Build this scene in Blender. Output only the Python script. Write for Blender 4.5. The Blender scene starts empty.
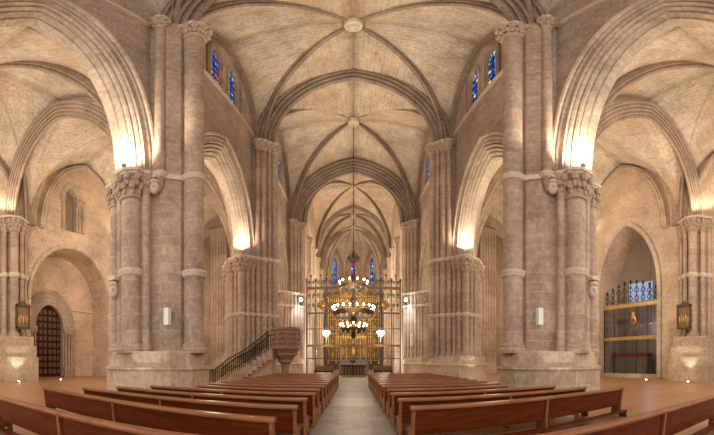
import bpy, bmesh, math, random
from math import sin, cos, tan, atan2, sqrt, pi, radians as R
from mathutils import Vector, Matrix
random.seed(7)
SC = bpy.context.scene
COL = SC.collection
EYE = 1.4

# ------------------------------------------------------------------ camera (panoramic photograph)
cd = bpy.data.cameras.new('camera'); cam = bpy.data.objects.new('camera', cd); COL.objects.link(cam)
cam.location = (0, 0, EYE); cam.rotation_euler = (R(90), 0, 0)
cd.type = 'PANO'; cd.panorama_type = 'EQUIRECTANGULAR'
cd.longitude_min = -353.5/280; cd.longitude_max = (714-353.5)/280
cd.latitude_max = 361.5/350; cd.latitude_min = -(435-361.5)/350
cd.clip_end = 300
SC.camera = cam

# ------------------------------------------------------------------ world, exposure
w = bpy.data.worlds.new('world'); SC.world = w; w.use_nodes = True
w.node_tree.nodes['Background'].inputs[0].default_value = (1.0, .94, .88, 1)
w.node_tree.nodes['Background'].inputs[1].default_value = 1.1  # world light enters by the open back, as added fill
SC.view_settings.view_transform = 'Standard'; SC.view_settings.look = 'None'
SC.view_settings.gamma = 1; SC.view_settings.use_curve_mapping = False
SC.view_settings.exposure = 0.7
SC.cycles.max_bounces = 8; SC.cycles.diffuse_bounces = 5

WARM = (1.0, .86, .66)
def lamp(name, loc, power, col=WARM, rad=.3, kind='POINT', rot=None, size=2.2, blend=.8, parent=None):
    d = bpy.data.lights.new(name, kind); d.energy = power; d.color = col
    if kind in ('POINT', 'SPOT'): d.shadow_soft_size = rad
    if kind == 'SPOT': d.spot_size = size; d.spot_blend = blend
    if kind == 'AREA': d.size = rad
    o = bpy.data.objects.new(name, d); COL.objects.link(o); o.location = loc
    if rot is not None:
        o.rotation_euler = Vector(rot).to_track_quat('-Z', 'Y').to_euler()
    if parent: o.parent = parent; o.location = Vector(loc) - parent.location
    return o

# unseen fill lights, added to brighten the vaults, aisles, choir and apse
BAYS = [10.9, 23.9, 36.9]
for s in (-1, 1):
    for y, p in ((4.4, 820), (17.4, 1000), (30.4, 560), (43, 500)):       # unseen point lights in mid-aisle, added to brighten the aisles
        lamp('aisle_fill', (s*17, y, 9.5), p, rad=.5)
    for y, p in ((13.9, 2000), (26.9, 1700)):                               # unseen spots beyond the piers, added to brighten the vault crown
        lamp('nave_vault_fill', (s*6.4, y, 9.4), p, rad=.2, kind='SPOT', rot=(-s*5.5, 2.5, 16), size=1.35, blend=1)
lamp('choir_fill', (0, 44, 14), 1500, rad=.5)  # added fill in mid-air to brighten the choir, no fixture
lamp('apse_fill', (0, 55, 12), 500, rad=.5)  # added fill for the apse, likewise without a fixture
for s in (-1, 1): lamp('choir_side_fill', (s*4.4, 38.6, 2.6), 260, (1, .93, .84), .3)  # low unseen lights added to brighten the choir side columns

# ------------------------------------------------------------------ materials
MATS = {}
def nodemat(name):
    m = bpy.data.materials.new(name); m.use_nodes = True; MATS[name] = m
    nt = m.node_tree; return m, nt, nt.nodes['Principled BSDF']
def simple(name, col, rough=.6, metal=0, emit=None, es=1, noise=0, nscale=8, spec=.5, bump=0):
    m, nt, b = nodemat(name); N, L = nt.nodes, nt.links
    b.inputs['Base Color'].default_value = (*col, 1); b.inputs['Roughness'].default_value = rough
    b.inputs['Metallic'].default_value = metal; b.inputs['Specular IOR Level'].default_value = spec
    if emit: b.inputs['Emission Color'].default_value = (*emit, 1); b.inputs['Emission Strength'].default_value = es
    if noise or bump:
        g = N.new('ShaderNodeNewGeometry'); n = N.new('ShaderNodeTexNoise'); n.inputs['Scale'].default_value = nscale
        n.inputs['Detail'].default_value = 4
        L.new(g.outputs['Position'], n.inputs['Vector'])
        if noise:
            r = N.new('ShaderNodeMapRange'); r.inputs[3].default_value = 1-noise; r.inputs[4].default_value = 1+noise
            L.new(n.outputs['Fac'], r.inputs[0])
            v = N.new('ShaderNodeVectorMath'); v.operation = 'SCALE'; v.inputs[0].default_value = col
            L.new(r.outputs[0], v.inputs['Scale']); L.new(v.outputs[0], b.inputs['Base Color'])
        if bump:
            bp = N.new('ShaderNodeBump'); bp.inputs['Strength'].default_value = bump; bp.inputs['Distance'].default_value = .05
            L.new(n.outputs['Fac'], bp.inputs['Height']); L.new(bp.outputs[0], b.inputs['Normal'])
    return m

def desat(c, k=.10):
    l = .3*c[0]+.59*c[1]+.11*c[2]; return tuple(x+(l-x)*k for x in c)
def stone(name, c1, c2, mortar, bw=.85, rh=.36, ms=.022, uv=False, patch=None, patchamt=.5, bump=.4, vary=.42):
    c1, c2, mortar = desat(c1), desat(tuple(x*.95 for x in c2)), desat(tuple(.6*x+.4*y for x, y in zip(mortar, c1)))
    m, nt, b = nodemat(name); N, L = nt.nodes, nt.links
    g = N.new('ShaderNodeNewGeometry')
    if uv:
        tc = N.new('ShaderNodeUVMap'); vec = tc.outputs[0]
    else:
        sx = N.new('ShaderNodeSeparateXYZ'); L.new(g.outputs['Position'], sx.inputs[0])
        ad = N.new('ShaderNodeMath'); L.new(sx.outputs[0], ad.inputs[0]); L.new(sx.outputs[1], ad.inputs[1])
        cx = N.new('ShaderNodeCombineXYZ'); L.new(ad.outputs[0], cx.inputs[0]); L.new(sx.outputs[2], cx.inputs[1]); vec = cx.outputs[0]
    br = N.new('ShaderNodeTexBrick'); L.new(vec, br.inputs['Vector'])
    br.inputs['Scale'].default_value = 1; br.inputs['Mortar Size'].default_value = ms; br.inputs['Mortar Smooth'].default_value = .3
    br.inputs['Brick Width'].default_value = bw; br.inputs['Row Height'].default_value = rh; br.inputs['Bias'].default_value = 0
    br.inputs['Color1'].default_value = (*c1, 1); br.inputs['Color2'].default_value = (*c2, 1); br.inputs['Mortar'].default_value = (*mortar, 1)
    n1 = N.new('ShaderNodeTexNoise'); n1.inputs['Scale'].default_value = .35; n1.inputs['Detail'].default_value = 6; n1.inputs['Roughness'].default_value = .65
    L.new(g.outputs['Position'], n1.inputs['Vector'])
    n2 = N.new('ShaderNodeTexNoise'); n2.inputs['Scale'].default_value = 5; n2.inputs['Detail'].default_value = 6; n2.inputs['Roughness'].default_value = .7
    L.new(g.outputs['Position'], n2.inputs['Vector'])
    a = N.new('ShaderNodeMath'); a.operation = 'ADD'; L.new(n1.outputs['Fac'], a.inputs[0]); L.new(n2.outputs['Fac'], a.inputs[1])
    mr = N.new('ShaderNodeMapRange'); mr.inputs[1].default_value = .7; mr.inputs[2].default_value = 1.3
    mr.inputs[3].default_value = 1-vary; mr.inputs[4].default_value = 1+vary; L.new(a.outputs[0], mr.inputs[0])
    sc = N.new('ShaderNodeVectorMath'); sc.operation = 'SCALE'; L.new(br.outputs['Color'], sc.inputs[0]); L.new(mr.outputs[0], sc.inputs['Scale'])
    out = sc.outputs[0]
    if patch:
        n3 = N.new('ShaderNodeTexNoise'); n3.inputs['Scale'].default_value = .22; n3.inputs['Detail'].default_value = 5
        L.new(g.outputs['Position'], n3.inputs['Vector'])
        rp = N.new('ShaderNodeMapRange'); rp.inputs[1].default_value = .52; rp.inputs[2].default_value = .66; rp.inputs[4].default_value = patchamt
        L.new(n3.outputs['Fac'], rp.inputs[0])
        mx = N.new('ShaderNodeMix'); mx.data_type = 'RGBA'; L.new(rp.outputs[0], mx.inputs[0]); L.new(out, mx.inputs[6]); mx.inputs[7].default_value = (*patch, 1)
        out = mx.outputs[2]
    L.new(out, b.inputs['Base Color'])
    b.inputs['Roughness'].default_value = .8; b.inputs['Specular IOR Level'].default_value = .25
    h = N.new('ShaderNodeMath'); h.operation = 'MULTIPLY_ADD'; L.new(n2.outputs['Fac'], h.inputs[0]); h.inputs[1].default_value = .6
    inv = N.new('ShaderNodeMath'); inv.operation = 'SUBTRACT'; inv.inputs[0].default_value = 1; L.new(br.outputs['Fac'], inv.inputs[1])
    L.new(inv.outputs[0], h.inputs[2])
    bp = N.new('ShaderNodeBump'); bp.inputs['Strength'].default_value = bump; bp.inputs['Distance'].default_value = .04
    L.new(h.outputs[0], bp.inputs['Height']); L.new(bp.outputs[0], b.inputs['Normal'])
    return m
STONE = stone('ashlar_stone', (.46, .33, .235), (.385, .27, .19), (.50, .38, .28))
NAVEW = stone('nave_wall_stone', (.46, .345, .27), (.38, .28, .215), (.50, .385, .30), bw=.7, rh=.32)
AISLEW = stone('aisle_wall_stone', (.60, .43, .295), (.56, .395, .265), (.60, .44, .31), bw=1.1, rh=.45)
SHAFT = stone('shaft_stone', (.46, .325, .23), (.40, .275, .195), (.52, .40, .30), bw=3.1, rh=.62)
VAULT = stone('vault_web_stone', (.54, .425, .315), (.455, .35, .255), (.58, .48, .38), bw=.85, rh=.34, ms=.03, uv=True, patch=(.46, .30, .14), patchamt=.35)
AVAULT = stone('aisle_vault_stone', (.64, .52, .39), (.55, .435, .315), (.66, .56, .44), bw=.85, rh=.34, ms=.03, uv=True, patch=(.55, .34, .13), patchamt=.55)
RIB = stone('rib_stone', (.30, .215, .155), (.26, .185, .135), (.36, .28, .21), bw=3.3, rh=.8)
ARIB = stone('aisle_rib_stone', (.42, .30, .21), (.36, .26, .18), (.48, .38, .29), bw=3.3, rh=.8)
ARCH = stone('arch_stone', (.55, .43, .32), (.47, .36, .26), (.56, .46, .36), bw=3.3, rh=.8)
CAPM = simple('capital_stone', (.44, .33, .24), .8, noise=.3, nscale=6, bump=.5, spec=.2)
PALE = simple('uplit_pale_stone', (.64, .54, .42), .8, noise=.3, nscale=6, bump=.5, spec=.2)  # uplight glare on rings and abaci put into a paler colour
PLINTH = stone('plinth_stone', (.54, .40, .275), (.46, .335, .225), (.55, .43, .31), bw=1.3, rh=.58)
WOOD = None
def woodmat(name, c1, c2, rough=.34, scale=2.2, axis=0, coat=.06):
    m, nt, b = nodemat(name); N, L = nt.nodes, nt.links
    g = N.new('ShaderNodeNewGeometry'); mp = N.new('ShaderNodeMapping'); L.new(g.outputs['Position'], mp.inputs[0])
    sc = [9, 9, 9]; sc[axis] = .8; mp.inputs['Scale'].default_value = sc
    n = N.new('ShaderNodeTexNoise'); n.inputs['Scale'].default_value = scale; n.inputs['Detail'].default_value = 6; n.inputs['Distortion'].default_value = .6
    L.new(mp.outputs[0], n.inputs['Vector'])
    cr = N.new('ShaderNodeValToRGB'); cr.color_ramp.elements[0].position = .3; cr.color_ramp.elements[1].position = .7
    cr.color_ramp.elements[0].color = (*c1, 1); cr.color_ramp.elements[1].color = (*c2, 1)
    L.new(n.outputs['Fac'], cr.inputs[0]); L.new(cr.outputs[0], b.inputs['Base Color'])
    b.inputs['Roughness'].default_value = rough; b.inputs['Coat Weight'].default_value = coat; b.inputs['Specular IOR Level'].default_value = .16; b.inputs['Coat Roughness'].default_value = .15
    return m
WOOD = woodmat('varnished_pew_wood', (.070, .0115, .002), (.145, .030, .005))
DOORP = woodmat('highlit_panel_wood', (.11, .045, .027), (.19, .085, .05), rough=.4, axis=2, coat=0)  # paler than the door frame: panel highlights put into the colour
DOOR1 = woodmat('panelled_door_wood', (.028, .011, .007), (.045, .018, .011), rough=.45, axis=2, coat=0)
RAILW = woodmat('paler_pew_wood', (.20, .070, .025), (.34, .135, .055), rough=.35, coat=.1)  # lighter wood for top rails, end panels and supports
DOORW = woodmat('dark_door_wood', (.035, .016, .010), (.075, .032, .018), rough=.5, axis=2, coat=0)
IRON = simple('black_iron', (.035, .030, .028), .5, .7)
STEEL = simple('grey_iron', (.13, .12, .11), .45, .8)
GOLD = simple('gilded_metal', (.50, .31, .10), .42, .85, noise=.4, nscale=5)
GOLDW = simple('gilded_wood', (.42, .27, .09), .48, .45, noise=.5, nscale=3, bump=.8)
DGOLD = simple('aged_gilding', (.10, .072, .042), .6, .3, noise=.5, nscale=2.5, bump=.8)
PULP = simple('carved_pulpit_stone', (.30, .18, .115), .75, noise=.35, nscale=7, bump=.9)
BULB = simple('lit_bulb_glass', (1, .9, .7), .3, emit=(1, .84, .58), es=28)
BOWL = simple('lit_glass_bowl', (1, .95, .85), .3, emit=(1, .93, .80), es=9)
COOL = simple('cool_flood_lens', (1, 1, 1), .3, emit=(.80, .88, 1), es=45)
LENS = simple('floor_spot_lens', (1, 1, 1), .3, emit=(1, .93, .82), es=30)
WHITEB = simple('white_enamel', (.80, .78, .72), .5)
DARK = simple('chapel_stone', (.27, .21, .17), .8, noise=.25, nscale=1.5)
REDC = simple('crimson_cloth', (.30, .03, .02), .8)
CRATE = simple('gilt_relief_panel', (.23, .13, .055), .5, .3, noise=.5, nscale=6, bump=1)
MARB = simple('grey_marble', (.24, .20, .17), .35, noise=.25, nscale=2.5)
CREAM = simple('altar_linen', (.75, .68, .56), .8)

def glassmat():
    m, nt, b = nodemat('stained_glass'); N, L = nt.nodes, nt.links
    g = N.new('ShaderNodeNewGeometry'); v = N.new('ShaderNodeTexVoronoi'); v.inputs['Scale'].default_value = 3.4
    L.new(g.outputs['Position'], v.inputs['Vector'])
    sp = N.new('ShaderNodeSeparateColor'); L.new(v.outputs['Color'], sp.inputs[0])
    cr = N.new('ShaderNodeValToRGB'); cr.color_ramp.interpolation = 'CONSTANT'
    e = cr.color_ramp.elements; e[0].color = (.01, .03, .22, 1); e[1].position = .3; e[1].color = (.03, .12, .55, 1)
    for p, c in ((.5, (.02, .05, .30, 1)), (.66, (.10, .30, .62, 1)), (.80, (.45, .03, .03, 1)), (.84, (.03, .28, .16, 1)), (.91, (.75, .6, .25, 1)), (.96, (.35, .05, .3, 1))):
        x = e.new(p); x.color = c
    L.new(sp.outputs[0], cr.inputs[0])
    v2 = N.new('ShaderNodeTexVoronoi'); v2.feature = 'DISTANCE_TO_EDGE'; v2.inputs['Scale'].default_value = 3.4; L.new(g.outputs['Position'], v2.inputs['Vector'])
    mt = N.new('ShaderNodeMath'); mt.operation = 'GREATER_THAN'; mt.inputs[1].default_value = .04; L.new(v2.outputs['Distance'], mt.inputs[0])
    sc = N.new('ShaderNodeVectorMath'); sc.operation = 'SCALE'; L.new(cr.outputs[0], sc.inputs[0]); L.new(mt.outputs[0], sc.inputs['Scale'])
    L.new(sc.outputs[0], b.inputs['Base Color']); L.new(sc.outputs[0], b.inputs['Emission Color']); b.inputs['Emission Strength'].default_value = .75
    b.inputs['Roughness'].default_value = .2
    return m
GLASS = glassmat()

def floormat(name, c1, c2, mortar, bw, rh, rough, ms=.012, vary=.25):
    m = stone(name, c1, c2, mortar, bw, rh, ms, bump=.06, vary=vary)
    nt = m.node_tree; N, L = nt.nodes, nt.links
    g = [n for n in N if n.type == 'NEW_GEOMETRY'][0]; br = [n for n in N if n.type == 'TEX_BRICK'][0]
    L.new(g.outputs['Position'], br.inputs['Vector'])
    b = N['Principled BSDF']; b.inputs['Roughness'].default_value = rough; b.inputs['Specular IOR Level'].default_value = .5
    return m
FLOOR = floormat('polished_tan_floor', (.42, .205, .082), (.36, .17, .066), (.24, .12, .05), 3.0, .34, .36, .006, .15)
AISLEF = floormat('grey_stone_slabs', (.25, .20, .17), (.17, .14, .12), (.13, .11, .095), .9, .55, .5, .02, .45)
SLABF = floormat('pale_stone_slab', (.36, .315, .28), (.34, .30, .265), (.32, .28, .25), 5, 5, .5)

# ------------------------------------------------------------------ mesh builder
class MB:
    def __init__(s): s.v = []; s.f = []; s.uv = {}; s.sm = False
    def add(s, vs, fs):
        b = len(s.v); s.v += [tuple(p) for p in vs]; s.f += [tuple(b+i for i in f) for f in fs]; return s
    def box(s, x0, x1, y0, y1, z0, z1):
        x0, x1 = sorted((x0, x1)); y0, y1 = sorted((y0, y1)); z0, z1 = sorted((z0, z1))
        return s.add([(x0,y0,z0),(x1,y0,z0),(x1,y1,z0),(x0,y1,z0),(x0,y0,z1),(x1,y0,z1),(x1,y1,z1),(x0,y1,z1)],
                     [(0,3,2,1),(4,5,6,7),(0,1,5,4),(1,2,6,5),(2,3,7,6),(3,0,4,7)])
    def prism(s, poly, z0, z1, poly2=None):
        n = len(poly); p2 = poly2 or poly
        return s.add([(x,y,z0) for x,y in poly]+[(x,y,z1) for x,y in p2],
                     [tuple(range(n))[::-1], tuple(range(n,2*n))]+[(i,(i+1)%n,n+(i+1)%n,n+i) for i in range(n)])
    def lathe(s, cx, cy, prof, n=16, sx=1, sy=1):
        vs = [(cx+r*sx*cos(2*pi*k/n), cy+r*sy*sin(2*pi*k/n), z) for r, z in prof for k in range(n)]
        m = len(prof); fs = [(j*n+k, j*n+(k+1)%n, (j+1)*n+(k+1)%n, (j+1)*n+k) for j in range(m-1) for k in range(n)]
        fs += [tuple(range(n))[::-1], tuple((m-1)*n+k for k in range(n))]
        return s.add(vs, fs)
    def ball(s, c, r, n=8, m=5, sc=(1,1,1)):
        vs = []; 
        for j in range(1, m):
            a = pi*j/m
            for k in range(n): vs.append((c[0]+r*sc[0]*sin(a)*cos(2*pi*k/n), c[1]+r*sc[1]*sin(a)*sin(2*pi*k/n), c[2]+r*sc[2]*cos(a)))
        fs = [(j*n+k, (j+1)*n+k, (j+1)*n+(k+1)%n, j*n+(k+1)%n) for j in range(m-2) for k in range(n)]
        vs += [(c[0],c[1],c[2]+r*sc[2]), (c[0],c[1],c[2]-r*sc[2])]; t = len(vs)-2
        fs += [(t, k, (k+1)%n) for k in range(n)] + [(t+1, (m-2)*n+(k+1)%n, (m-2)*n+k) for k in range(n)]
        return s.add(vs, fs)
    def tube(s, pts, r, n=6, closed=False):
        pts = [Vector(p) for p in pts]; m = len(pts); rings = []
        for i, p in enumerate(pts):
            if closed: t = pts[(i+1)%m]-pts[i-1]
            else: t = pts[min(i+1,m-1)]-pts[max(i-1,0)]
            t.normalize(); up = Vector((0,0,1)) if abs(t.z) < .95 else Vector((1,0,0))
            a = t.cross(up).normalized(); b = t.cross(a)
            rr = r[i] if isinstance(r, (list,tuple)) else r
            rings.append([p+(a*cos(2*pi*k/n)+b*sin(2*pi*k/n))*rr for k in range(n)])
        vs = [q for rg in rings for q in rg]; L = m if closed else m-1
        fs = [(j*n+k, j*n+(k+1)%n, ((j+1)%m)*n+(k+1)%n, ((j+1)%m)*n+k) for j in range(L) for k in range(n)]
        if not closed: fs += [tuple(range(n))[::-1], tuple((m-1)*n+k for k in range(n))]
        return s.add(vs, fs)
    def sweep(s, pts, b, prof):
        # pts in a vertical plane with unit normal b; prof closed polygon of (n, w): n outward in the plane, w along b
        pts = [Vector(p) for p in pts]; b = Vector(b); m = len(pts); n = len(prof); vs = []
        for i, p in enumerate(pts):
            t0 = (pts[i]-pts[i-1]).normalized() if i else (pts[1]-pts[0]).normalized()
            t1 = (pts[i+1]-pts[i]).normalized() if i < m-1 else t0
            t = (t0+t1).normalized(); nn = t.cross(b)
            if s._flip: nn = -nn
            k = 1/max(.6, t.dot(t0))
            for (u, wv) in prof: vs.append(p+nn*u*k+b*wv)
        fs = [(j*n+k, j*n+(k+1)%n, (j+1)*n+(k+1)%n, (j+1)*n+k) for j in range(m-1) for k in range(n)]
        fs += [tuple(range(n))[::-1], tuple((m-1)*n+k for k in range(n))]
        return s.add(vs, fs)
    _flip = False
    def mesh(s, name, mat, org=(0,0,0)):
        me = bpy.data.meshes.new(name)
        o = Vector(org); me.from_pydata([tuple(Vector(p)-o) for p in s.v], [], s.f)
        bm = bmesh.new(); bm.from_mesh(me); bmesh.ops.recalc_face_normals(bm, faces=bm.faces)
        if s.sm:
            for f in bm.faces: f.smooth = True
            for e in bm.edges:
                if len(e.link_faces) == 2 and e.calc_face_angle(0) > .5: e.smooth = False
        bm.to_mesh(me); bm.free(); me.materials.append(mat); return me
    def build(s, name, mat, parent=None, label=None, smooth=False):
        s.sm = smooth; org = Vector((0,0,0)); p = parent
        while p is not None: org += p.location; p = p.parent
        o = bpy.data.objects.new(name, s.mesh(name, mat, org)); COL.objects.link(o)
        if parent is not None: o.parent = parent
        if label: o['label'] = label
        return o
def tag(o, label, cat, group=None):
    o['label'] = label; o['category'] = cat
    if group: o['group'] = group
    return o
def thing(name, loc, label, cat, group=None):
    o = bpy.data.objects.new(name, None); COL.objects.link(o); o.location = loc; o.empty_display_size = .3
    return tag(o, label, cat, group)
def struct(o): o['kind'] = 'structure'; return o
SIDE = {-1: 'left', 1: 'right'}

# ------------------------------------------------------------------ arches
def zc(t, k):                       # height 0..1 of a pointed arch (k = rise : half span of its circle geometry) at t in -1..1
    Rr = (1+k*k)/2; c = Rr-1; t = min(1, abs(t)); return sqrt(max(0, Rr*Rr-(t+c)**2))/k
def arch_pts(A, B, rise, k=1.4, n=14):
    """A, B springing points (may differ in height); equal-angle samples of both arcs."""
    A, B = Vector(A), Vector(B); M = (A+B)/2; Rr = (1+k*k)/2; c = Rr-1; amax = math.acos(c/Rr) if c > 0 else pi/2
    L = []
    for i in range(n+1):
        a = amax*i/n; x = -(Rr*cos(a)-c); z = Rr*sin(a)/k
        L.append((x, z))
    full = L+[(-x, z) for x, z in L[:-1][::-1]]
    H = (B-A)/2; out = []
    for x, z in full:
        p = M+H*x; p = Vector((p.x, p.y, p.z+rise*z)); out.append(p)
    return out
def arch(A, B, rise, prof, k=1.4, n=14, legs=0):
    m = MB(); pts = arch_pts(A, B, rise, k, n)
    if legs: pts = [pts[0]-Vector((0,0,legs))]+pts+[pts[-1]-Vector((0,0,legs))]
    d = (Vector(B)-Vector(A)); d.z = 0; b = d.normalized().cross(Vector((0,0,1)))
    t = (pts[1]-pts[0]).normalized(); nn = t.cross(b); m._flip = nn.dot(pts[0]-(Vector(A)+Vector(B))/2) < 0
    return m.sweep(pts, b, prof)
def roll(u, w0, r, n=5, side=1):
    return [(u+r*sin(pi*i/n), w0+side*(r-r*cos(pi*i/n))) for i in range(n+1)]
def ribprof(h, wd, drop=.0):
    # a round roll at the soffit between deep hollows and two side fillets
    r = wd*.55
    pr = [(h, -wd), (h*.50, -wd), (h*.42, -wd*.8), (h*.62, -wd*.62), (h*.62, -wd*.4)]
    pr += [(h*.30-r*.8*cos(a), r*sin(a)) for a in [(-1+2*i/6)*pi/1.9 for i in range(7)]]
    pr += [(h*.62, wd*.4), (h*.62, wd*.62), (h*.42, wd*.8), (h*.50, wd), (h, wd)]
    return pr
def transprof(h, wd):
    half = [(h, wd), (h*.86, wd*1.02), (h*.80, wd*.93), (h*.84, wd*.80), (h*.66, wd*.86), (h*.58, wd*.74), (h*.64, wd*.60), (h*.46, wd*.66), (h*.36, wd*.56),
            (h*.42, wd*.42), (h*.24, wd*.46), (h*.16, wd*.36), (h*.24, wd*.22), (h*.06, wd*.22), (0, wd*.10)]
    return [(u, -w_) for u, w_ in half]+[(u, w_) for u, w_ in half[::-1]]
def arcprof(T=1.75):
    # moulded orders of an arcade arch: n outward, w through the wall 0..T (0 = nave face)
    f = [(1.45,-.12),(1.38,-.22),(1.26,-.18),(1.25,.12),(1.12,-.06),(1.02,-.02),(1.00,.24),(.90,.04),(.80,.08),(.78,.34),(.68,.14),(.58,.20),(.56,.46),(.46,.28),(.36,.34),(.34,.58),(.26,.46),(.16,.54),(.14,.74),(0,.72)]
    bk = [(0,T-.55),(.12,T-.5),(.2,T-.35),(.4,T-.3),(.5,T-.12),(.7,T-.1),(.8,T+.08),(1.45,T+.1)]
    return f+bk

def web(name, C, P, Q, zs, zb, kd, kb, rise_fun=None, mat=None, n=12, m=8, warp=.25, into=None):
    """one vault cell: boss C (x,y,z), corners P,Q (x,y) springing at zs, boundary arch apex zb."""
    mb = into or MB(); C = Vector(C); P = Vector((*P, zs[0])); Q = Vector((*Q, zs[1])); 
    def half(P, Q):
        M = (P+Q)/2; rows = []
        for i in range(n+1):
            s_ = sin(pi/2*i/n)**1.0 if False else (1-cos(pi/2*i/n))
            zd = P.z+(C.z-P.z)*zc(1-s_, kd); zz = P.z+(zb-P.z)*zc(1-s_, kb)
            D = Vector((P.x+(C.x-P.x)*s_, P.y+(C.y-P.y)*s_, zd)); Bp = Vector((P.x+(M.x-P.x)*s_, P.y+(M.y-P.y)*s_, zz))
            rows.append([D.lerp(Bp, j/m)+Vector((0,0,warp*4*(j/m)*(1-j/m)*s_)) for j in range(m+1)])
        b = len(mb.v); mb.v += [tuple(p) for r_ in rows for p in r_]
        acc = 0; 
        for i in range(n):
            d = (rows[i+1][m]-rows[i][m]).length
            for j in range(m):
                f = (b+i*(m+1)+j, b+i*(m+1)+j+1, b+(i+1)*(m+1)+j+1, b+(i+1)*(m+1)+j)
                mb.f.append(f)
                ulen = lambda ii, jj: (rows[ii][jj]-rows[ii][0]).length
                mb.uv[len(mb.f)-1] = [(ulen(i,j), acc), (ulen(i,j+1), acc), (ulen(i+1,j+1), acc+d), (ulen(i+1,j), acc+d)]
            acc += d
    half(P, Q); half(Q, P)
    return mb
def build_web(mb, name, mat):
    me = bpy.data.meshes.new(name); me.from_pydata(mb.v, [], mb.f)
    uvl = me.uv_layers.new(name='UVMap')
    for p in me.polygons:
        p.use_smooth = True
        for li, uv in zip(p.loop_indices, mb.uv[p.index]): uvl.data[li].uv = uv
    me.materials.append(mat); me.update()
    o = bpy.data.objects.new(name, me); COL.objects.link(o)
    so = o.modifiers.new('thickness', 'SOLIDIFY'); so.thickness = .2; so.offset = 0
    return struct(o)

# ------------------------------------------------------------------ walls with openings
def arch_prism(c, hs, z0, zs, za, x0, x1, k=1.4, n=12):
    """closed prism along X with pointed-arch outline in the YZ plane centred on y=c."""
    pts = [(c-hs, z0)]+[(p.y, p.z) for p in arch_pts((0,c-hs,zs), (0,c+hs,zs), za-zs, k, n)]+[(c+hs, z0)]
    N = len(pts); m = MB()
    m.add([(x0, y, z) for y, z in pts]+[(x1, y, z) for y, z in pts], [tuple(range(N)), tuple(range(N, 2*N))[::-1]]+[(i, N+i, N+(i+1)%N, (i+1)%N) for i in range(N)])
    return m
def cut(o, cutters):
    for c in cutters:
        co = bpy.data.objects.new('cutter', c.mesh('cutter', STONE)); COL.objects.link(co)
        md = o.modifiers.new('b', 'BOOLEAN'); md.operation = 'DIFFERENCE'; md.object = co; md.solver = 'EXACT'
        dg = bpy.context.evaluated_depsgraph_get(); me = bpy.data.meshes.new_from_object(o.evaluated_get(dg))
        o.modifiers.clear(); o.data = me; bpy.data.objects.remove(co)
    return o

# ================================================================== STRUCTURE
struct(MB().box(-34, 34, -8, 66, -.3, 0).build('floor', FLOOR))
struct(MB().box(-1.12, 1.12, -3, 33.5, 0, .006).build('floor', AISLEF))
struct(MB().box(-.86, .86, 10.9, 13.2, .006, .010).build('floor', SLABF))

WX = 8.6; WT = 10.4; OX = 25.0
P1, P2, P3 = BAYS
ARC = [(4.4, 4.2, 8.8, 16.7, 10.9), (17.4, 4.1, 8.75, 14.3, 23.9), (30.4, 4.1, 8.7, 13.6, 36.9)]   # centre, half span, spring, intrados apex
for s in (-1, 1):
    wname = 'wall_'+SIDE[s]
    o = MB().box(s*WX, s*WT, -6, 37.4, 8.8, 27.3).build(wname, NAVEW)
    cs = [arch_prism(c, hs+.75, 7, zs, za+.9, s*(WX-1), s*(WT+1)) for c, hs, zs, za, _ in ARC]
    for c, z0, zs, za in ((16.1, 20.1, 22.6, 24.0), (18.7, 20.1, 22.6, 24.0), (29.2, 20.1, 22.4, 23.8), (31.6, 20.1, 22.4, 23.8)):
        cs.append(arch_prism(c, .78, z0, zs, za, s*(WX-1), s*(WT-.6)))
    struct(cut(o, cs))
    # outer aisle wall
    o = MB().box(s*OX, s*(OX+4.5), -8, 51, 0, 24).build('wall_outer_'+SIDE[s], AISLEW)
    if s > 0:
        cs = [arch_prism(16.9, 3.75, -1, 7.6, 13.7, OX-1, OX+3.6)]
        cs.append(arch_prism(30.4, 1.0, 10, 14, 16, OX-1, OX+1.5))
    else:
        cs = [arch_prism(16.0, 4.85, -1, 6.4, 11.25, -(OX-1), -(OX+3.0), k=1.0, n=18),
              arch_prism(15.75, .72, 12.9, 16.2, 17.3, -(OX-1), -(OX+.9)),
              arch_prism(30.4, 1.0, 10, 14, 16, -(OX-1), -(OX+1.5))]
        o2 = cut(o, cs[:1]); cut(o, cs[1:2]); cs = cs[2:]
        cs.append(arch_prism(14.7, 1.75, -1, 4.5, 6.6, -(OX+2), -(OX+3.7), k=1.05))
    struct(cut(o, cs))
    # end wall of the aisle
    struct(MB().box(s*7.4, s*OX, 50, 51, 0, 24).build('wall_end_'+SIDE[s], AISLEW))
    # choir wall
    struct(MB().box(s*6.7, s*7.7, 38.0, 57.2, 0, 26.5).build('wall_choir_'+SIDE[s], STONE))
    # string courses
    struct(MB().box(s*(WX-.14), s*(WX+.1), 12.2, 22.8, 19.6, 19.86).build('trim_1', PALE))
    struct(MB().box(s*(WX-.14), s*(WX+.1), 25.2, 35.8, 19.4, 19.64).build('trim_2', PALE))
    struct(MB().box(s*(WX-.14), s*(WX+.1), -5, 9.6, 19.6, 19.86).build('trim_3', PALE))

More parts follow.
